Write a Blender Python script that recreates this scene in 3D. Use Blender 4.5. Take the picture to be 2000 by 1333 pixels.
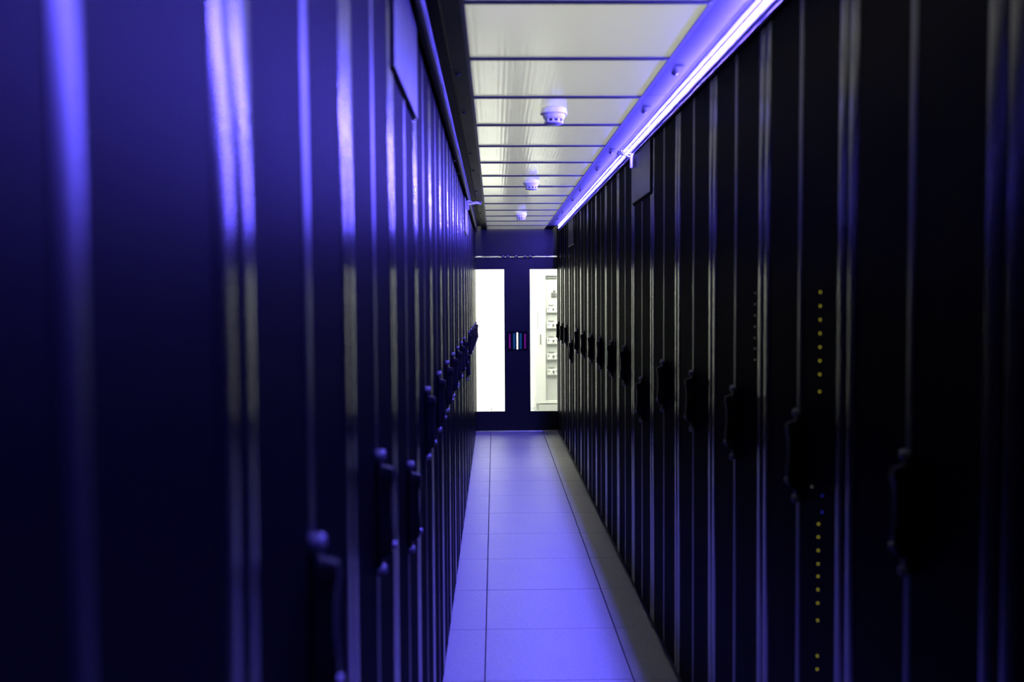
import bpy, bmesh, math, random
from mathutils import Vector, Matrix
random.seed(7)
for o in list(bpy.data.objects):
    bpy.data.objects.remove(o)
sc = bpy.context.scene
COL = sc.collection

# ------------------------------------------------------------------ camera
F_PX, W_PX, H_PX = 1870.0, 2000.0, 1333.0
VPX, VPY, ROLL = 965.0, 582.0, 0.007
CAM_H = 1.54
cam_d = bpy.data.cameras.new('camera')
cam_d.sensor_width = 36.0
cam_d.lens = F_PX / W_PX * 36.0
cam_d.clip_start = 0.02
cam = bpy.data.objects.new('camera', cam_d)
COL.objects.link(cam)
fwd = Vector((VPX - W_PX / 2, VPY - H_PX / 2, F_PX)).normalized()     # world +Y in camera space (right, down, forward)
up = Vector((-ROLL, -1.0, 0.0))
up = (up - fwd * up.dot(fwd)).normalized()                            # world +Z
# (right, down, forward) is right-handed, so world X = Y x Z there
wx = fwd.cross(up).normalized()
# columns: world axes in (right, down, forward); rows give camera axes in world
R_ = Vector((wx.x, fwd.x, up.x))
D_ = Vector((wx.y, fwd.y, up.y))
Fw = Vector((wx.z, fwd.z, up.z))
m = Matrix.Identity(4)
for i in range(3):
    m[i][0] = R_[i]; m[i][1] = -D_[i]; m[i][2] = -Fw[i]
m[0][3], m[1][3], m[2][3] = 0.0, 0.0, CAM_H
cam.matrix_world = m
cam_d.dof.use_dof = True
cam_d.dof.focus_distance = 8.0
cam_d.dof.aperture_fstop = 2.7
sc.camera = cam

# ------------------------------------------------------------------ world, exposure, hall lights
w = bpy.data.worlds.new('world')
sc.world = w
w.use_nodes = True
w.node_tree.nodes['Background'].inputs[0].default_value = (0.55, 0.6, 0.8, 1)
w.node_tree.nodes['Background'].inputs[1].default_value = 0.004
sc.view_settings.view_transform = 'Standard'
sc.view_settings.look = 'None'
sc.view_settings.gamma = 1.0
sc.view_settings.use_curve_mapping = False
sc.view_settings.exposure = 0.0
sc.cycles.use_denoising = True
sc.cycles.max_bounces = 10
sc.cycles.diffuse_bounces = 4
sc.cycles.glossy_bounces = 5
sc.cycles.transmission_bounces = 8
sc.cycles.transparent_max_bounces = 12
sc.cycles.sample_clamp_indirect = 6.0
sc.cycles.caustics_reflective = True

def area(name, loc, sx, sy, watts, color, rot=(0, 0, 0)):
    l = bpy.data.lights.new(name, 'AREA')
    l.shape = 'RECTANGLE'; l.size = sx; l.size_y = sy; l.energy = watts; l.color = color
    o = bpy.data.objects.new(name, l); COL.objects.link(o)
    o.location = loc; o.rotation_euler = rot
    return o
HALL = (1.0, 1.0, 0.90)
area('above_ceiling_light', (0.25, 5.6, 3.25), 1.0, 11.5, 345, HALL)            # hall lamps over the enclosed aisle
area('above_ceiling_light', (0.25, 9.7, 3.25), 1.0, 2.6, 55, HALL)             # unseen extra light, added to brighten the far ceiling sheets
area('lobby_ceiling_light', (0.3, 12.15, 2.95), 3.2, 1.2, 250, HALL)          # lamp of the room behind the glass doors

# LED colour and strength (the strip itself is built below)
LED_COL = (0.105, 0.08, 1.0)
LED_STR = 3000.0

# ------------------------------------------------------------------ materials
MATS = {}
def nt(name):
    mt = bpy.data.materials.new(name); mt.use_nodes = True
    MATS[name] = mt
    n = mt.node_tree
    return mt, n, n.nodes['Principled BSDF'], n.nodes.new('ShaderNodeTexCoord')

def paint(name, col, rough, metal=0.0, spec=0.5, noise=6.0, nvar=0.06, bump=0.0, bscale=200.0, coat=0.0):
    mt, n, b, tc = nt(name)
    tx = n.nodes.new('ShaderNodeTexNoise'); tx.inputs['Scale'].default_value = noise
    tx.inputs['Detail'].default_value = 4
    n.links.new(tc.outputs['Object'], tx.inputs['Vector'])
    mr = n.nodes.new('ShaderNodeMapRange')
    mr.inputs['To Min'].default_value = max(0.02, rough - nvar); mr.inputs['To Max'].default_value = rough + nvar
    n.links.new(tx.outputs['Fac'], mr.inputs['Value'])
    n.links.new(mr.outputs[0], b.inputs['Roughness'])
    b.inputs['Base Color'].default_value = (*col, 1)
    b.inputs['Metallic'].default_value = metal
    b.inputs['Specular IOR Level'].default_value = spec
    b.inputs['Coat Weight'].default_value = coat
    if bump > 0:
        t2 = n.nodes.new('ShaderNodeTexNoise'); t2.inputs['Scale'].default_value = bscale
        n.links.new(tc.outputs['Object'], t2.inputs['Vector'])
        bp = n.nodes.new('ShaderNodeBump'); bp.inputs['Strength'].default_value = bump; bp.inputs['Distance'].default_value = 0.001
        n.links.new(t2.outputs['Fac'], bp.inputs['Height'])
        n.links.new(bp.outputs[0], b.inputs['Normal'])
    return mt

paint('rack_black', (0.004, 0.004, 0.005), 0.5, spec=0.2)
mt = paint('door_mesh_black', (0.004, 0.004, 0.005), 0.46, nvar=0.02, spec=0.4)
n = mt.node_tree                                   # perforated sheet: most of its area is open to the dark inside
dk = n.nodes.new('ShaderNodeBsdfDiffuse'); dk.inputs['Color'].default_value = (0.001, 0.001, 0.0012, 1)
mx = n.nodes.new('ShaderNodeMixShader'); mx.inputs[0].default_value = 0.86
o_ = [nd for nd in n.nodes if nd.type == 'OUTPUT_MATERIAL'][0]
n.links.new(n.nodes['Principled BSDF'].outputs[0], mx.inputs[1]); n.links.new(dk.outputs[0], mx.inputs[2]); n.links.new(mx.outputs[0], o_.inputs['Surface'])
paint('stile_black', (0.003, 0.003, 0.004), 0.21, nvar=0.004, spec=0.40)
paint('astragal_black', (0.003, 0.003, 0.004), 0.32, nvar=0.01, spec=0.35)
paint('filler_black', (0.006, 0.006, 0.008), 0.36, spec=0.4)
paint('handle_black', (0.002, 0.002, 0.003), 0.45, spec=0.12)
paint('cap_grey', (0.09, 0.09, 0.10), 0.34, metal=0.3)
paint('steel', (0.55, 0.56, 0.6), 0.22, metal=1.0)
paint('trim_black', (0.0042, 0.0042, 0.005), 0.5, noise=3, spec=0.08)
paint('channel_black', (0.0025, 0.0025, 0.003), 0.5, spec=0.02)
paint('reflector_grey', (0.10, 0.10, 0.10), 0.5, spec=0.1)
paint('lip_grey', (0.06, 0.06, 0.065), 0.3)
paint('crossbar_black', (0.012, 0.012, 0.02), 0.5)
paint('bolt_dark', (0.006, 0.006, 0.008), 0.45)
paint('gap_black', (0.003, 0.003, 0.004), 0.7)
paint('door_frame_black', (0.005, 0.005, 0.007), 0.42, spec=0.3)
paint('white_plastic', (0.78, 0.78, 0.76), 0.35)
n = MATS['white_plastic'].node_tree                # thin milky plastic lets light through
tl = n.nodes.new('ShaderNodeBsdfTranslucent'); tl.inputs['Color'].default_value = (0.7, 0.7, 0.7, 1)
mx = n.nodes.new('ShaderNodeMixShader'); mx.inputs[0].default_value = 0.4
o_ = [nd for nd in n.nodes if nd.type == 'OUTPUT_MATERIAL'][0]
n.links.new(n.nodes['Principled BSDF'].outputs[0], mx.inputs[1]); n.links.new(tl.outputs[0], mx.inputs[2]); n.links.new(mx.outputs[0], o_.inputs['Surface'])
paint('white_detector', (0.90, 0.90, 0.84), 0.4)
paint('detector_slot', (0.04, 0.04, 0.05), 0.6)
paint('detector_face', (0.35, 0.35, 0.42), 0.45)
paint('white_wall', (0.86, 0.86, 0.82), 0.6)
paint('cabinet_white', (0.60, 0.60, 0.57), 0.45)
paint('cabinet_recess', (0.42, 0.43, 0.41), 0.5)
paint('module_grey', (0.36, 0.37, 0.35), 0.5)
paint('module_dark', (0.10, 0.10, 0.10), 0.5)
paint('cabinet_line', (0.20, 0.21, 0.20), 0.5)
paint('floor_sub', (0.03, 0.03, 0.035), 0.8)
paint('ghost_teal', (0.0, 0.30, 0.12), 0.5)  # teal of the lens ghost beside the bright door slot
paint('ghost_magenta', (0.6, 0.01, 0.12), 0.5)  # magenta of the same lens ghost
paint('lens_dark', (0.02, 0.02, 0.06), 0.15)

def emit(name, col, s, front=False):
    mt, n, b, tc = nt(name)
    b.inputs['Base Color'].default_value = (0, 0, 0, 1)
    b.inputs['Emission Color'].default_value = (*col, 1)
    b.inputs['Emission Strength'].default_value = s
    if front:
        mt.cycles.emission_sampling = 'FRONT'
    return mt
emit('led_glow', LED_COL, LED_STR, True)
emit('yellow_led', (0.62, 0.55, 0.05), 1.0)
emit('white_led', (0.30, 0.30, 0.26), 0.5)
emit('blue_led', (0.05, 0.05, 0.9), 0.7)

# floor tile: pale grey laminate with faint speckle
mt, n, b, tc = nt('floor_tile')
tx = n.nodes.new('ShaderNodeTexNoise'); tx.inputs['Scale'].default_value = 60; tx.inputs['Detail'].default_value = 6
n.links.new(tc.outputs['Object'], tx.inputs['Vector'])
cr = n.nodes.new('ShaderNodeValToRGB')
cr.color_ramp.elements[0].color = (0.32, 0.32, 0.315, 1); cr.color_ramp.elements[0].position = 0.3
cr.color_ramp.elements[1].color = (0.39, 0.39, 0.38, 1); cr.color_ramp.elements[1].position = 0.7
n.links.new(tx.outputs['Fac'], cr.inputs['Fac']); n.links.new(cr.outputs[0], b.inputs['Base Color'])
t2 = n.nodes.new('ShaderNodeTexNoise'); t2.inputs['Scale'].default_value = 5
n.links.new(tc.outputs['Object'], t2.inputs['Vector'])
mr = n.nodes.new('ShaderNodeMapRange'); mr.inputs['To Min'].default_value = 0.36; mr.inputs['To Max'].default_value = 0.46
n.links.new(t2.outputs['Fac'], mr.inputs['Value']); n.links.new(mr.outputs[0], b.inputs['Roughness'])

# ceiling sheet: translucent ribbed plastic, glossy below
mt = bpy.data.materials.new('ceiling_sheet'); mt.use_nodes = True; MATS['ceiling_sheet'] = mt
n = mt.node_tree
for nd in list(n.nodes):
    if nd.type != 'OUTPUT_MATERIAL': n.nodes.remove(nd)
out = [nd for nd in n.nodes if nd.type == 'OUTPUT_MATERIAL'][0]
tc = n.nodes.new('ShaderNodeTexCoord')
tr = n.nodes.new('ShaderNodeBsdfTranslucent'); tr.inputs['Color'].default_value = (0.74, 0.75, 0.72, 1)
df = n.nodes.new('ShaderNodeBsdfDiffuse'); df.inputs['Color'].default_value = (0.30, 0.30, 0.29, 1)
mx0 = n.nodes.new('ShaderNodeMixShader'); mx0.inputs[0].default_value = 0.25
n.links.new(tr.outputs[0], mx0.inputs[1]); n.links.new(df.outputs[0], mx0.inputs[2])
gl = n.nodes.new('ShaderNodeBsdfGlossy'); gl.inputs['Roughness'].default_value = 0.15
fr = n.nodes.new('ShaderNodeFresnel'); fr.inputs['IOR'].default_value = 1.55
mx1 = n.nodes.new('ShaderNodeMixShader')
n.links.new(fr.outputs[0], mx1.inputs[0]); n.links.new(mx0.outputs[0], mx1.inputs[1]); n.links.new(gl.outputs[0], mx1.inputs[2])
n.links.new(mx1.outputs[0], out.inputs['Surface'])
mp = n.nodes.new('ShaderNodeMapping'); mp.inputs['Scale'].default_value = (5.0, 2.2, 1)
n.links.new(tc.outputs['Object'], mp.inputs['Vector'])
nz = n.nodes.new('ShaderNodeTexNoise'); nz.inputs['Scale'].default_value = 1.0; nz.inputs['Detail'].default_value = 1.0
oi = n.nodes.new('ShaderNodeObjectInfo')
va = n.nodes.new('ShaderNodeVectorMath'); va.operation = 'ADD'
vs = n.nodes.new('ShaderNodeVectorMath'); vs.operation = 'SCALE'; vs.inputs['Scale'].default_value = 37.0
vc = n.nodes.new('ShaderNodeCombineXYZ')
n.links.new(oi.outputs['Random'], vc.inputs[0]); n.links.new(vc.outputs[0], vs.inputs[0])
n.links.new(mp.outputs[0], va.inputs[0]); n.links.new(vs.outputs[0], va.inputs[1]); n.links.new(va.outputs[0], nz.inputs['Vector'])
b1 = n.nodes.new('ShaderNodeBump'); b1.inputs['Strength'].default_value = 0.25; b1.inputs['Distance'].default_value = 0.004
n.links.new(nz.outputs['Fac'], b1.inputs['Height'])
wv = n.nodes.new('ShaderNodeTexWave'); wv.wave_type = 'BANDS'; wv.bands_direction = 'X'
wv.inputs['Scale'].default_value = 16.0; wv.inputs['Distortion'].default_value = 0.4
n.links.new(tc.outputs['Object'], wv.inputs['Vector'])
b2 = n.nodes.new('ShaderNodeBump'); b2.inputs['Strength'].default_value = 0.15; b2.inputs['Distance'].default_value = 0.001
n.links.new(wv.outputs['Fac'], b2.inputs['Height']); n.links.new(b1.outputs[0], b2.inputs['Normal'])
n.links.new(b2.outputs[0], gl.inputs['Normal'])

# window glass: clear with a fresnel reflection
mt = bpy.data.materials.new('pane_glass'); mt.use_nodes = True; MATS['pane_glass'] = mt
n = mt.node_tree
for nd in list(n.nodes):
    if nd.type != 'OUTPUT_MATERIAL': n.nodes.remove(nd)
out = [nd for nd in n.nodes if nd.type == 'OUTPUT_MATERIAL'][0]
tp = n.nodes.new('ShaderNodeBsdfTransparent'); tp.inputs['Color'].default_value = (0.96, 0.98, 0.96, 1)
gl = n.nodes.new('ShaderNodeBsdfGlossy'); gl.inputs['Roughness'].default_value = 0.02
fr = n.nodes.new('ShaderNodeFresnel'); fr.inputs['IOR'].default_value = 1.45
mx = n.nodes.new('ShaderNodeMixShader')
n.links.new(fr.outputs[0], mx.inputs[0]); n.links.new(tp.outputs[0], mx.inputs[1]); n.links.new(gl.outputs[0], mx.inputs[2])
n.links.new(mx.outputs[0], out.inputs['Surface'])

# ------------------------------------------------------------------ mesh helpers
def box(bm, x0, x1, y0, y1, z0, z1, mi=0):
    vs = [bm.verts.new(p) for p in ((x0,y0,z0),(x1,y0,z0),(x1,y1,z0),(x0,y1,z0),(x0,y0,z1),(x1,y0,z1),(x1,y1,z1),(x0,y1,z1))]
    fs = []
    for q in ((0,3,2,1),(4,5,6,7),(0,1,5,4),(1,2,6,5),(2,3,7,6),(3,0,4,7)):
        f = bm.faces.new([vs[i] for i in q]); f.material_index = mi; fs.append(f)
    return vs, fs

def bbox(bm, x0, x1, y0, y1, z0, z1, r=0.003, seg=2, mi=0):
    vs, fs = box(bm, x0, x1, y0, y1, z0, z1, mi)
    es = set()
    for f in fs: es.update(f.edges)
    bmesh.ops.bevel(bm, geom=list(es), offset=r, segments=seg, profile=0.5, affect='EDGES', material=mi)

def lathe(bm, prof, segs=24, axis='Z', loc=(0,0,0), mi=0, flip=False):
    rings = []
    for r, h in prof:
        ring = []
        for k in range(segs):
            a = 2*math.pi*k/segs
            c, s = math.cos(a)*r, math.sin(a)*r
            p = {'Z': (c, s, h), 'X': (h, c, s), 'Y': (s, h, c)}[axis]
            ring.append(bm.verts.new((p[0]+loc[0], p[1]+loc[1], p[2]+loc[2])))
        rings.append(ring)
    for a, b_ in zip(rings[:-1], rings[1:]):
        for k in range(segs):
            f = bm.faces.new((a[k], a[(k+1)%segs], b_[(k+1)%segs], b_[k])); f.material_index = mi; f.smooth = True
    for ring, rev in ((rings[0], True), (rings[-1], False)):
        f = bm.faces.new(ring[::-1] if rev else ring); f.material_index = mi

def tube(bm, pts, r, segs=8, mi=0):
    pts = [Vector(p) for p in pts]; rings = []
    for i, p in enumerate(pts):
        d = (pts[min(i+1, len(pts)-1)] - pts[max(i-1, 0)]).normalized()
        u = d.cross(Vector((0, 0, 1)))
        if u.length < 1e-3: u = d.cross(Vector((1, 0, 0)))
        u.normalize(); v = d.cross(u).normalized()
        rings.append([bm.verts.new(p + (u*math.cos(2*math.pi*k/segs) + v*math.sin(2*math.pi*k/segs))*r) for k in range(segs)])
    for a, b_ in zip(rings[:-1], rings[1:]):
        for k in range(segs):
            f = bm.faces.new((a[k], a[(k+1)%segs], b_[(k+1)%segs], b_[k])); f.smooth = True; f.material_index = mi
    bm.faces.new(rings[0][::-1]).material_index = mi; bm.faces.new(rings[-1]).material_index = mi

def mesh(bm, name, mats):
    bmesh.ops.recalc_face_normals(bm, faces=bm.faces[:])
    es = [e for e in bm.edges if len(e.link_faces) == 2 and e.link_faces[0].smooth != e.link_faces[1].smooth]
    if es: bmesh.ops.split_edges(bm, edges=es)
    me = bpy.data.meshes.new(name); bm.to_mesh(me); bm.free()
    for k in (mats if isinstance(mats, (list, tuple)) else [mats]): me.materials.append(MATS[k])
    return me

def link(name, me, parent=None, loc=None, rz=0.0):
    o = bpy.data.objects.new(name, me); COL.objects.link(o)
    if parent is not None: o.parent = parent
    if loc is not None: o.location = loc
    if rz: o.rotation_euler = (0, 0, rz)
    return o

def obj(name, bm, mats, parent=None, loc=None, rz=0.0):
    return link(name, mesh(bm, name, mats), parent, loc, rz)

def tag(o, label, cat, group=None, kind=None):
    o['label'] = label; o['category'] = cat
    if group: o['group'] = group
    if kind: o['kind'] = kind
    return o

def part(name, mats, parent, *boxes, bev=0.0, loc=None):
    bm = bmesh.new()
    for q in boxes:
        if bev: bbox(bm, *q, r=bev)
        else: box(bm, *q)
    return obj(name, bm, mats, parent, loc)

# ------------------------------------------------------------------ layout numbers (camera foot is the origin, +Y down the aisle)
XL, XR = -0.205, 0.714          # rack fronts
TOP = 2.31                      # rack top
CEIL = 2.32                     # underside of the ceiling sheets
GX0, GX1 = -0.073, 0.577        # ceiling sheets
END = 10.98                     # glass doors
MIDX = 0.265

# ------------------------------------------------------------------ floor: raised-floor tiles on a dark base
bm = bmesh.new(); box(bm, -1.6, 2.2, -1.0, 13.6, -0.06, -0.024)
floor = tag(obj('floor', bm, 'floor_sub'), 'pale raised floor of square tiles running down the aisle', 'floor', kind='structure')
bm = bmesh.new(); bbox(bm, -0.298, 0.298, -0.298, 0.298, -0.022, 0.0, r=0.0015, seg=1)
tile_me = mesh(bm, 'tile', 'floor_tile')
for j in range(-3, 15):
    yc = 4.385 + 0.6*j + 0.3
    for i in range(3):
        link('tile', tile_me, floor, (-0.348 + 0.6*i, yc, random.uniform(-0.0006, 0.0)))

# ------------------------------------------------------------------ ceiling: translucent sheets between dark crossbars
bm = bmesh.new()
box(bm, GX0-0.012, GX0, -0.45, END, CEIL-0.004, CEIL+0.03)
box(bm, GX1, GX1+0.012, -0.45, END, CEIL-0.004, CEIL+0.03)
ceil = tag(obj('ceiling', bm, 'crossbar_black'), 'translucent panelled ceiling over the aisle between dark bars', 'ceiling', kind='structure')
bm = bmesh.new(); box(bm, 0.0, GX1-GX0, 0.006, 0.594, 0.0, 0.006); sheet_me = mesh(bm, 'ceiling_panel', 'ceiling_sheet')
bm = bmesh.new(); bbox(bm, 0.0, GX1-GX0, -0.009, 0.009, -0.007, 0.028, r=0.002, seg=1); bar_me = mesh(bm, 'crossbar', 'crossbar_black')
for k in range(-5, 15):
    y = 2.555 + 0.6*k
    if y + 0.6 > END + 0.2: continue
    link('ceiling_panel', sheet_me, ceil, (GX0, y, CEIL))
    link('crossbar', bar_me, ceil, (GX0, y, CEIL))

# ------------------------------------------------------------------ ceiling edge trims in bolted lengths
def trim(name, label, x0, x1, bolt_x):
    bm = bmesh.new(); box(bm, min(x0, x1), max(x0, x1), -0.45, END, CEIL+0.008, CEIL+0.03)
    t = tag(obj(name, bm, 'gap_black'), label, 'trim', kind='structure')
    cx = (0.7125, 1.75) if x1 > 0 else (-1.22, -0.1825)
    part('leak_cover', 'gap_black', t, (cx[0], cx[1], -0.45, END, 2.312, 2.34))  # unseen sheet added over the racks to stop hall light leaking in
    bmb = bmesh.new(); lathe(bmb, [(0.011, 0.0), (0.011, -0.002), (0.007, -0.003), (0.006, -0.006), (0.003, -0.007)], 12)
    bolt = mesh(bmb, 'bolt', 'bolt_dark')
    bmb = bmesh.new(); box(bmb, -0.013, 0.013, -0.004, 0.004, -0.0015, 0.0)
    slot = mesh(bmb, 'screw_slot', 'bolt_dark')
    edges = [-0.45] + [0.07 + 1.825*k for k in range(6)] + [END]
    for a, b_ in zip(edges[:-1], edges[1:]):
        part('trim_panel', 'trim_black', t, (min(x0, x1), max(x0, x1), a+0.002, b_-0.002, CEIL-0.002, CEIL+0.008), bev=0.001)
    for k in range(2, 6):
        s = 0.07 + 1.825*k
        for d in (-0.35, 0.34):
            link('bolt', bolt, t, (bolt_x, s+d, CEIL-0.002))
            link('screw_slot', slot, t, (bolt_x-0.004, s+d-0.11, CEIL-0.0022))
    return t
trim('trim_1', 'purple-lit bolted trim beside the glowing strip light', GX1+0.012, 0.6705, 0.636)
trim('trim_2', 'dark bolted trim along the left edge of the ceiling', GX0-0.012, -0.138, -0.122)

# ------------------------------------------------------------------ strip light channels along both top edges
def channel(name, label, sx, lit, y0, y1):
    # cross-section mirrored about the aisle middle for the left one
    X = (lambda x: x) if sx > 0 else (lambda x: 2*MIDX - x)
    root = tag(link(name, None, None, (X(0.70), 0.0, 2.255)), label, 'strip light')
    def bx(x0, x1, a, b_, z0, z1):
        p, q = X(x0)-X(0.70), X(x1)-X(0.70)
        return (min(p, q), max(p, q), a, b_, z0-2.255, z1-2.255)
    part('channel_top', 'channel_black', root, bx(0.671, 0.7065, y0, y1, 2.3175, 2.340), bev=0.001)
    part('back_plate', 'channel_black', root, bx(0.7065, 0.712, y0, y1, 2.256, 2.340))
    lip = part('lip', 'lip_grey', root, bx(0.7018, 0.712, y0, y1, 2.2535, 2.256))
    bm = bmesh.new(); xb = X(0.7019)-X(0.70)
    tube(bm, [(xb, y0, -0.0003), (xb, y1, -0.0003)], 0.0016, 12); obj('lip_bead', bm, 'lip_grey', lip)
    if lit: part('added_reflector', 'reflector_grey', root, bx(0.688, 0.7065, y0, y1, 2.316, 2.3175), bx(0.7052, 0.7065, y0, y1, 2.278, 2.289))  # strips added to catch the LED light and widen its bright core
    # the strip itself, tilted to face the aisle and the floor
    bm = bmesh.new()
    n = 12
    for k in range(n):
        a, b_ = y0 + 0.02 + (y1-y0-0.04)*k/n, y0 + 0.02 + (y1-y0-0.04)*(k+1)/n
        c = [(0.7045, 2.2930), (0.7020, 2.2968)]
        vs = [bm.verts.new((X(x)-X(0.70), y, z-2.255)) for (x, z), y in ((c[0], a), (c[1], a), (c[1], b_), (c[0], b_))]
        f = bm.faces.new(vs)
        f.normal_update()
        if f.normal.x * (-1 if sx > 0 else 1) < 0: f.normal_flip()
    me = bpy.data.meshes.new('led_tape'); bm.to_mesh(me); bm.free()
    me.materials.append(MATS['led_glow' if lit else 'bolt_dark'])
    link('led_tape', me, root)
    bm = bmesh.new()
    p, q = X(0.7025)-X(0.70), X(0.7065)-X(0.70)
    box(bm, min(p, q)+ (0.0025 if sx > 0 else 0), max(p, q)-(0 if sx > 0 else 0.0025), y0, y1, 2.289-2.255, 2.316-2.255)
    obj('tape_carrier', bm, 'reflector_grey' if lit else 'channel_black', root)
    return root
channel('led_strip_light', 'glowing blue-violet LED strip light along the right ceiling edge', 1, True, -0.3, 10.45)
channel('led_strip_light', 'unlit dark LED strip channel along the left ceiling edge', -1, False, -0.3, 10.45)

# ------------------------------------------------------------------ racks
DOOR_TOP, DOOR_BOT = 2.300, 0.050
def leaf_mesh(active, ztop, zbot):
    # half a rack front, profile in (y, x), extruded upward; local front plane x=0 faces +x
    PX = -0.0045
    prof, smooth = [], []
    def arc(yc, hw, deg, n):
        # shallow rounded stile: circular arc with edge slope deg
        R = hw / math.sin(math.radians(deg)); x0 = PX + 0.0008 - R*math.cos(math.radians(deg))
        for k in range(n+1):
            a = math.radians(deg) * (2*k/n - 1)
            prof.append((yc + R*math.sin(a), x0 + R*math.cos(a)))
            smooth.append(k < n)
    if active:
        prof.append((-0.015, -0.030)); smooth.append(False)
        arc(0.0, 0.015, 7.0, 8)
        prof.append((0.0152, PX)); smooth.append(False)
    else:
        prof.append((0.017, -0.030)); smooth.append(False)
        prof.append((0.017, PX)); smooth.append(False)
    prof.append((0.2445, PX)); smooth.append(False)
    prof.append((0.2447, PX-0.003)); smooth.append(False)
    prof.append((0.2457, PX-0.003)); smooth.append(False)
    arc(0.271, 0.0252, 7.0, 10)
    prof.append((0.2972, PX-0.0022)); smooth.append(False)
    prof.append((0.2972, -0.030)); smooth.append(False)
    bm = bmesh.new()
    lo = [bm.verts.new((x, y, zbot)) for y, x in prof]
    hi = [bm.verts.new((x, y, ztop)) for y, x in prof]
    n = len(prof)
    for i in range(n):
        j = (i+1) % n
        f = bm.faces.new((lo[i], lo[j], hi[j], hi[i]))
        f.material_index = 1 if (abs(prof[j][0]-prof[i][0]) > 0.1 and i != n-1) else 0
        if smooth[i] and prof[i][0] < 0.1: f.material_index = 2
        f.smooth = smooth[i]
    bm.faces.new(lo); bm.faces.new(hi[::-1])
    return mesh(bm, 'door', ['stile_black', 'door_mesh_black', 'astragal_black'])

def mirror_y(me):
    m2 = me.copy(); m2.transform(Matrix.Scale(-1, 4, (0, 1, 0))); m2.flip_normals(); return m2

LEAF_A, LEAF_B = leaf_mesh(True, DOOR_TOP, DOOR_BOT), mirror_y(leaf_mesh(False, DOOR_TOP, DOOR_BOT))
LEAF_CA, LEAF_CB = leaf_mesh(True, 2.004, DOOR_BOT), mirror_y(leaf_mesh(False, 2.004, DOOR_BOT))
def body_mesh(top):
    bm = bmesh.new()
    box(bm, -1.0, -0.034, -0.2985, 0.2985, 0.03, top)
    return mesh(bm, 'rack_body', 'rack_black')
BODY = body_mesh(TOP)
bm = bmesh.new(); box(bm, -0.98, -0.045, -0.297, 0.297, 0.0, 0.03); PLINTH = mesh(bm, 'plinth', 'gap_black')
bm = bmesh.new(); bbox(bm, -0.034, 0.006, -0.291, 0.291, 2.016, 2.298, r=0.0015); FILLER = mesh(bm, 'filler_panel', 'filler_black')
bm = bmesh.new(); bbox(bm, -0.034, 0.006, -0.291, 0.291, 2.016, 2.251, r=0.0015); box(bm, -0.034, -0.006, -0.291, 0.291, 2.251, 2.30); FILLER_R = mesh(bm, 'filler_panel', 'filler_black')
bm = bmesh.new(); lathe(bm, [(0.006, -0.004), (0.006, 0.0), (0.0045, 0.0025)], 10, 'X'); SCREW = mesh(bm, 'screw', 'steel')

# swing handle: long escutcheon, arched lever, rounded end caps, lock barrel (local: plate on x=0, z from -0.1 to 0.1)
bm = bmesh.new()
bbox(bm, 0.0, 0.008, -0.016, 0.016, -0.094, 0.094, r=0.003)
prof = [(-0.082, 0.010), (-0.070, 0.030), (-0.045, 0.035), (0.0, 0.030), (0.040, 0.031), (0.066, 0.037), (0.078, 0.034), (0.084, 0.010)]
wid = [0.009, 0.013, 0.014, 0.0125, 0.0125, 0.015, 0.014, 0.010]
fr_, bk_ = [], []
for (z, x), wd in zip(prof, wid):
    x = 0.006 + (x-0.006)*0.78
    fr_.append((bm.verts.new((x, -wd*0.75, z)), bm.verts.new((x, wd*0.75, z))))
    bk_.append((bm.verts.new((0.006, -wd, z)), bm.verts.new((0.006, wd, z))))
for i in range(len(prof)-1):
    for q in ((fr_[i][0], fr_[i][1], fr_[i+1][1], fr_[i+1][0]), (bk_[i][0], fr_[i][0], fr_[i+1][0], bk_[i+1][0]), (fr_[i][1], bk_[i][1], bk_[i+1][1], fr_[i+1][1]), (bk_[i][1], bk_[i][0], bk_[i+1][0], bk_[i+1][1])):
        bm.faces.new(q)
bm.faces.new((bk_[0][0], bk_[0][1], fr_[0][1], fr_[0][0])); bm.faces.new((fr_[-1][0], fr_[-1][1], bk_[-1][1], bk_[-1][0]))
HANDLE = mesh(bm, 'handle', 'handle_black')
bm = bmesh.new(); lathe(bm, [(0.010, 0.0), (0.010, 0.010), (0.008, 0.014), (0.003, 0.0155)], 14, 'X'); CAP = mesh(bm, 'handle_cap', 'cap_grey')
bm = bmesh.new(); lathe(bm, [(0.0065, 0.022), (0.0065, 0.033), (0.004, 0.034)], 12, 'X'); LOCK = mesh(bm, 'lock_barrel', 'cap_grey')

def add_handle(door, zc):
    link('handle', HANDLE, door, (-0.0025, 0.0, zc))
    link('handle_cap', CAP, door, (-0.003, 0.0, zc+0.102)); link('handle_cap', CAP, door, (-0.003, 0.0, zc-0.102))
    link('lock_barrel', LOCK, door, (-0.004, 0.0, zc-0.058))

def rack(side, y0, label, short=False):
    x = XL if side < 0 else XR
    nm = 'rack_cabinet' if short else 'server_rack'
    r = link(nm, None, None, (x, y0+0.3, 0.0), 0.0 if side < 0 else math.pi)
    tag(r, label, 'server rack', 'left row of racks' if side < 0 else 'right row of racks')
    link('rack_body', BODY, r); link('plinth', PLINTH, r)
    a = link('door', LEAF_CA if short else LEAF_A, r); link('door', LEAF_CB if short else LEAF_B, r)
    add_handle(a, 1.04 if short else 1.163)
    if short:
        link('filler_panel', FILLER if side < 0 else FILLER_R, r)
    return r

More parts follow.
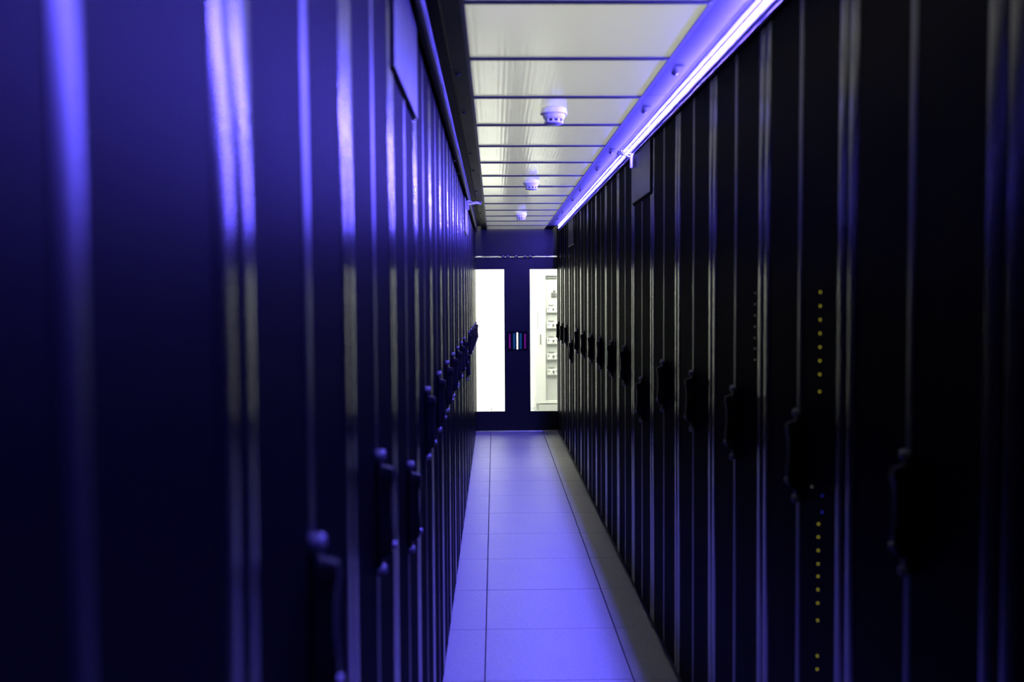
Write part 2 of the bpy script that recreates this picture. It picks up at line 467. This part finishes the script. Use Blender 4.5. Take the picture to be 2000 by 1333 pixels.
ORD = ['first', 'second', 'third', 'fourth', 'fifth', 'sixth', 'seventh', 'eighth', 'ninth', 'tenth', 'eleventh', 'twelfth', 'thirteenth', 'fourteenth', 'fifteenth', 'sixteenth', 'seventeenth', 'eighteenth', 'nineteenth']
left, right = {}, {}
for k in range(18):
    y0 = 0.178 + 0.6*k; pos = ORD[17-k]
    if k == 3: lab = 'black rack cabinet with a separate top panel, nearest such one on the left'
    elif k == 11: lab = 'black rack cabinet with top panel and white sensor bracket, far on the left'
    elif k == 0: lab = 'blurred black server rack nearest the camera, at the left picture edge'
    elif k == 17: lab = 'black double-door server rack on the left, right next to the glass doors'
    else: lab = 'black double-door server rack on the left, %s from the glass doors' % pos
    left[k] = rack(-1, y0, lab, k in (3, 11))
for k in range(18):
    y0 = 0.135 + 0.6*k; pos = ORD[17-k]
    if k == 7: lab = 'black rack cabinet with top panel under white bracket, nearer one on the right'
    elif k == 14: lab = 'black rack cabinet with a separate top panel, farther one on the right'
    elif k == 3: lab = 'black server rack with a column of yellow status lights, on the right'
    elif k == 4: lab = 'black server rack with a faint row of pale lights, on the right'
    elif k == 1: lab = 'dark server rack at the right picture edge, largest in the right row'
    elif k == 17: lab = 'black double-door server rack on the right, right next to the glass doors'
    else: lab = 'black double-door server rack on the right, %s from the glass doors' % pos
    if k == 0: continue
    right[k] = rack(1, y0, lab, k in (7, 14))

# status lights shining through the perforated doors
bm = bmesh.new(); lathe(bm, [(0.0019, -0.001), (0.0019, 0.0008), (0.0011, 0.0017)], 8, 'X'); 
LEDM = {}
base = mesh(bm, 'status_light', 'yellow_led'); LEDM['y'] = base
for c, mname in (('w', 'white_led'), ('b', 'blue_led')):
    LEDM[c] = base.copy(); LEDM[c].materials[0] = MATS[mname]
def status(rk, rack_y0, px, py, c, s=1.0):
    d = (XR + 0.0045) * F_PX / (px - VPX)
    z = CAM_H - (py - VPY) * d / F_PX
    ly = (rack_y0 + 0.3) - d          # rotated by pi
    o = link('status_light', LEDM[c], rk, (-0.0045, ly, z)); o.scale = (s, s, s)
for py in (575, 602, 629, 656, 683, 710, 737, 771, 1035, 1061, 1088, 1115, 1140, 1167, 1194, 1229, 1301, 1328):
    status(right[3], 1.935, 1606, py, 'y')
status(right[3], 1.935, 1592, 960, 'w'); status(right[3], 1.935, 1613, 978, 'b', 0.8); status(right[3], 1.935, 1613, 1011, 'b')
for py in (576, 598, 620, 642, 664, 685, 707):
    status(right[4], 2.535, 1477, py, 'w', 0.8)

# bright screw heads near the top of the left row
for k, yy in ((8, 5.20), (9, 5.72), (13, 7.98), (14, 8.95), (16, 10.2)):
    link('screw', SCREW, left[k], (0.001, yy - (0.178+0.6*k+0.3), 2.283))

# ------------------------------------------------------------------ end wall, glass double doors
bm = bmesh.new()
box(bm, -1.6, -0.345, END, END+0.06, 0.0, 2.6)
box(bm, 0.875, 2.2, END, END+0.06, 0.0, 2.6)
box(bm, -0.345, 0.875, END, END+0.06, 2.012, 2.6)
tag(obj('wall_end', bm, 'door_frame_black'), 'black end wall and lintel around the glass doors', 'wall', kind='structure')
MEET = 0.264
HZ0, HZ1 = 0.945, 1.14           # light slot at the pull handles
def glass_door(name, label, sgn):
    # sgn -1: left leaf
    def bx(a, b_, y0, y1, z0, z1):
        p, q = MEET + sgn*a, MEET + sgn*b_
        return (min(p, q), max(p, q), y0, y1, z0, z1)
    y0, y1 = END+0.005, END+0.045
    S = 0.143
    d = part('%s' % name, 'door_frame_black', None,
        bx(0.009, S, y0, y1, 0.008, 2.005), bx(0.0, 0.009, y0, y1, 0.008, HZ0), bx(0.0, 0.009, y0, y1, HZ1, 2.005),
        bx(0.50, 0.606, y0, y1, 0.008, 2.005), bx(S, 0.50, y0, y1, 0.008, 0.222), bx(S, 0.50, y0, y1, 1.872, 2.005))
    tag(d, label, 'door', kind='structure')
    part('pane', 'pane_glass', d, bx(S-0.004, 0.504, y0+0.016, y0+0.022, 0.218, 1.876))
    part('glazing_bead', 'gap_black', d, bx(S, S+0.005, y0-0.002, y0+0.016, 0.222, 1.872), bx(S, 0.50, y0-0.002, y0+0.016, 0.222, 0.230), bx(S, 0.50, y0-0.002, y0+0.016, 1.864, 1.872))
    h = part('pull_handle', 'handle_black', d, bx(0.016, 0.115, y0-0.008, y0, 0.93, 1.155), bev=0.003)
    part('teal_ghost_strip', 'ghost_teal', d, bx(0.024, 0.050, y0-0.013, y0-0.008, 0.95, 1.13), bev=0.002)  # lens ghost of the bright slot, put in as a teal strip
    part('magenta_ghost_strip', 'ghost_magenta', d, bx(0.078, 0.098, y0-0.013, y0-0.008, 0.955, 1.125), bev=0.002)  # magenta fringe of that lens ghost, also modelled as a strip
    return d
glass_door('door_1', 'left black-framed glass door at the end of the aisle', -1)
glass_door('door_2', 'right black-framed glass door at the end of the aisle', 1)
# closer rail above the doors
rail = tag(link('door_rail', None, None, (MIDX, END-0.03, 2.012)), 'thin steel rail with glinting rollers above the glass doors', 'rail')
for a_, b_ in ((-0.47, -0.20), (0.205, 0.47)):
    bm = bmesh.new(); tube(bm, [(a_, 0, 0), (b_, 0, 0)], 0.004, 8); obj('rail_bar', bm, 'steel', rail)
for x in (-0.16, -0.105, -0.01, 0.09, 0.15):
    bm = bmesh.new(); bbox(bm, x-0.017, x+0.017, -0.012, 0.01, -0.016, 0.010, r=0.003); obj('roller_block', bm, 'bolt_dark', rail)
    bm = bmesh.new(); lathe(bm, [(0.008, -0.014), (0.008, -0.02), (0.005, -0.022)], 10, 'Y', (x, 0, 0)); obj('roller', bm, 'steel', rail)
bm = bmesh.new(); box(bm, -0.47, 0.47, 0.0, 0.030, -0.006, 0.008); obj('rail_back', bm, 'gap_black', rail)
# threshold
tag(part('trim_3', 'steel', None, (-0.34, 0.87, END-0.02, END+0.05, 0.0, 0.006), bev=0.002), 'thin metal threshold strip under the glass doors', 'threshold', kind='structure')

# ------------------------------------------------------------------ room behind the doors
bm = bmesh.new(); box(bm, -1.6, 2.2, 13.34, 13.40, 0.0, 3.1)
tag(obj('wall_back', bm, 'white_wall'), 'bright white wall seen through the glass doors', 'wall', kind='structure')
bm = bmesh.new(); box(bm, -1.66, -1.6, 11.04, 13.4, 0.0, 3.1); tag(obj('wall_left', bm, 'white_wall'), 'white side wall of the room behind the left glass', 'wall', kind='structure')
bm = bmesh.new(); box(bm, 2.2, 2.26, 11.04, 13.4, 0.0, 3.1); tag(obj('wall_right', bm, 'white_wall'), 'white side wall of the room behind the right glass', 'wall', kind='structure')
bm = bmesh.new(); box(bm, -1.66, 2.26, 11.04, 13.4, 3.1, 3.16); tag(obj('ceiling', bm, 'white_wall'), 'white ceiling of the room behind the glass doors', 'ceiling', kind='structure')

CX, CY = 0.95, 12.98
cab = tag(link('electrical_cabinet', None, None, (CX, CY, 0.0)), 'white cabinet with rows of switch modules, seen through the right glass door', 'cabinet')
def cb(name, mat, *bx, bev=0.0):
    return part(name, mat, cab, *[(a-CX, b_-CX, c-CY, d-CY, e, f) for a, b_, c, d, e, f in bx], bev=bev)
cb('cabinet_body', 'cabinet_white', (0.56, 1.34, CY+0.02, 13.33, 0.0, 2.02))
cb('cabinet_frame', 'cabinet_white', (0.56, 0.694, CY-0.02, CY+0.02, 0.10, 2.02), (1.20, 1.34, CY-0.02, CY+0.02, 0.10, 2.02), (0.694, 1.20, CY-0.02, CY+0.02, 1.835, 2.02), (0.694, 1.20, CY-0.02, CY+0.02, 0.10, 0.135))
cb('recess_panel', 'cabinet_recess', (0.694, 1.20, CY+0.012, CY+0.02, 0.135, 1.835))
cb('plinth', 'cabinet_recess', (0.60, 1.30, CY-0.03, CY+0.02, 0.0, 0.085))
cb('edge_seam', 'cabinet_line', (0.588, 0.594, CY-0.022, CY-0.02, 1.13, 1.36))
cb('lever', 'cabinet_line', (0.618, 0.634, CY-0.032, CY-0.02, 0.905, 1.045), bev=0.004)
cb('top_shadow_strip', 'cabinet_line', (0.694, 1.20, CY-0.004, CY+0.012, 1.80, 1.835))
cb('display', 'module_dark', (0.775, 0.83, CY-0.002, CY+0.012, 1.55, 1.605), (0.84, 0.89, CY-0.002, CY+0.012, 1.545, 1.60), (0.80, 0.83, CY-0.002, CY+0.012, 1.625, 1.635))
for zc in (1.385, 1.17, 0.957, 0.745, 0.535):
    mod = cb('switch_module', 'cabinet_white', (0.716, 1.16, CY-0.008, CY+0.012, zc-0.045, zc+0.032), bev=0.003)
    def sub(name, mat, *bx):
        part(name, mat, mod, *[(a-CX, b_-CX, c-CY, d-CY, e, f) for a, b_, c, d, e, f in bx])
    sub('base_rail', 'module_grey', (0.712, 1.16, CY-0.012, CY+0.012, zc-0.052, zc-0.043))
    for x in (0.79, 0.94, 1.09):
        sub('switch_knob', 'module_dark', (x, x+0.022, CY-0.02, CY-0.008, zc-0.016, zc+0.008))
        sub('switch_label', 'cabinet_line', (x-0.06, x-0.045, CY-0.010, CY-0.008, zc-0.012, zc+0.016), (x+0.05, x+0.06, CY-0.010, CY-0.008, zc-0.010, zc+0.014))
        sub('label_strip', 'cabinet_line', (x-0.055, x+0.02, CY+0.002, CY+0.012, zc+0.046, zc+0.056))

# ------------------------------------------------------------------ smoke detectors
def detector(y, label):
    r = tag(link('smoke_detector', None, None, (0.252, y, CEIL)), label, 'smoke detector', 'smoke detectors on the aisle ceiling')
    bm = bmesh.new(); lathe(bm, [(0.050, 0.0), (0.052, -0.004), (0.055, -0.020), (0.056, -0.024), (0.052, -0.026)], 32); obj('base', bm, 'white_detector', r)
    bm = bmesh.new(); lathe(bm, [(0.047, -0.026), (0.046, -0.034), (0.042, -0.043), (0.039, -0.046)], 32); obj('housing', bm, 'white_detector', r)
    bm = bmesh.new(); lathe(bm, [(0.036, -0.046), (0.036, -0.058)], 32); obj('sensing_chamber', bm, 'detector_slot', r)
    for k in range(10):
        a = 2*math.pi*k/10 + 0.2
        bm = bmesh.new(); box(bm, 0.0335, 0.039, -0.004, 0.004, -0.059, -0.045)
        o = obj('rib', bm, 'white_detector', r); o.rotation_euler = (0, 0, a)
    bm = bmesh.new(); lathe(bm, [(0.040, -0.057), (0.040, -0.060), (0.034, -0.064), (0.010, -0.066)], 32); obj('cover', bm, 'white_detector', r)
    return r
detector(3.99, 'white smoke detector on the ceiling, nearest and largest of three')
detector(6.40, 'white smoke detector on the ceiling, middle one of three')
detector(8.85, 'white smoke detector on the ceiling, smallest, nearest the glass doors')

# ------------------------------------------------------------------ white sensor brackets
def bracket(label, plate, tip, sgn):
    p, t = Vector(plate), Vector(tip)
    r = tag(link('sensor_bracket', None, None, p), label, 'bracket')
    d = t - p
    bm = bmesh.new(); bbox(bm, min(0, -sgn*0.021), max(0, -sgn*0.021), -0.008, 0.008, -0.046, 0.017, r=0.002); obj('wall_plate', bm, 'white_plastic', r)
    bm = bmesh.new(); tube(bm, [Vector((-sgn*0.004, 0, 0.0)), d*0.35+Vector((0, 0, -0.004)), d*0.7, d], 0.0055, 8); obj('arm', bm, 'white_plastic', r)
    bm = bmesh.new()
    tube(bm, [Vector((-sgn*0.004, -0.02, 0.018)), Vector((-sgn*0.02, -0.01, 0.022)), d*0.45 + Vector((0, -0.01, 0.006)), d*0.75 + Vector((0, 0, 0.012)), d*0.95], 0.0032, 8)
    obj('cable', bm, 'white_plastic', r)
    bm = bmesh.new(); bbox(bm, d.x-0.010, d.x+0.010, d.y-0.03, d.y+0.03, d.z-0.012, d.z+0.010, r=0.004); c = obj('clamp', bm, 'white_plastic', r)
    bm = bmesh.new(); lathe(bm, [(0.008, d.y-0.036), (0.008, d.y-0.03)], 12, 'Y', (d.x, 0, d.z)); obj('lens', bm, 'lens_dark', c)
    return r
bracket('white plastic bracket clipped across the glowing strip light', (0.706, 4.82, 2.232), (0.656, 5.0, 2.288), 1)
bracket('white plastic bracket reaching from the left racks to the dark trim', (-0.197, 6.98, 2.222), (-0.105, 7.6, 2.288), -1)
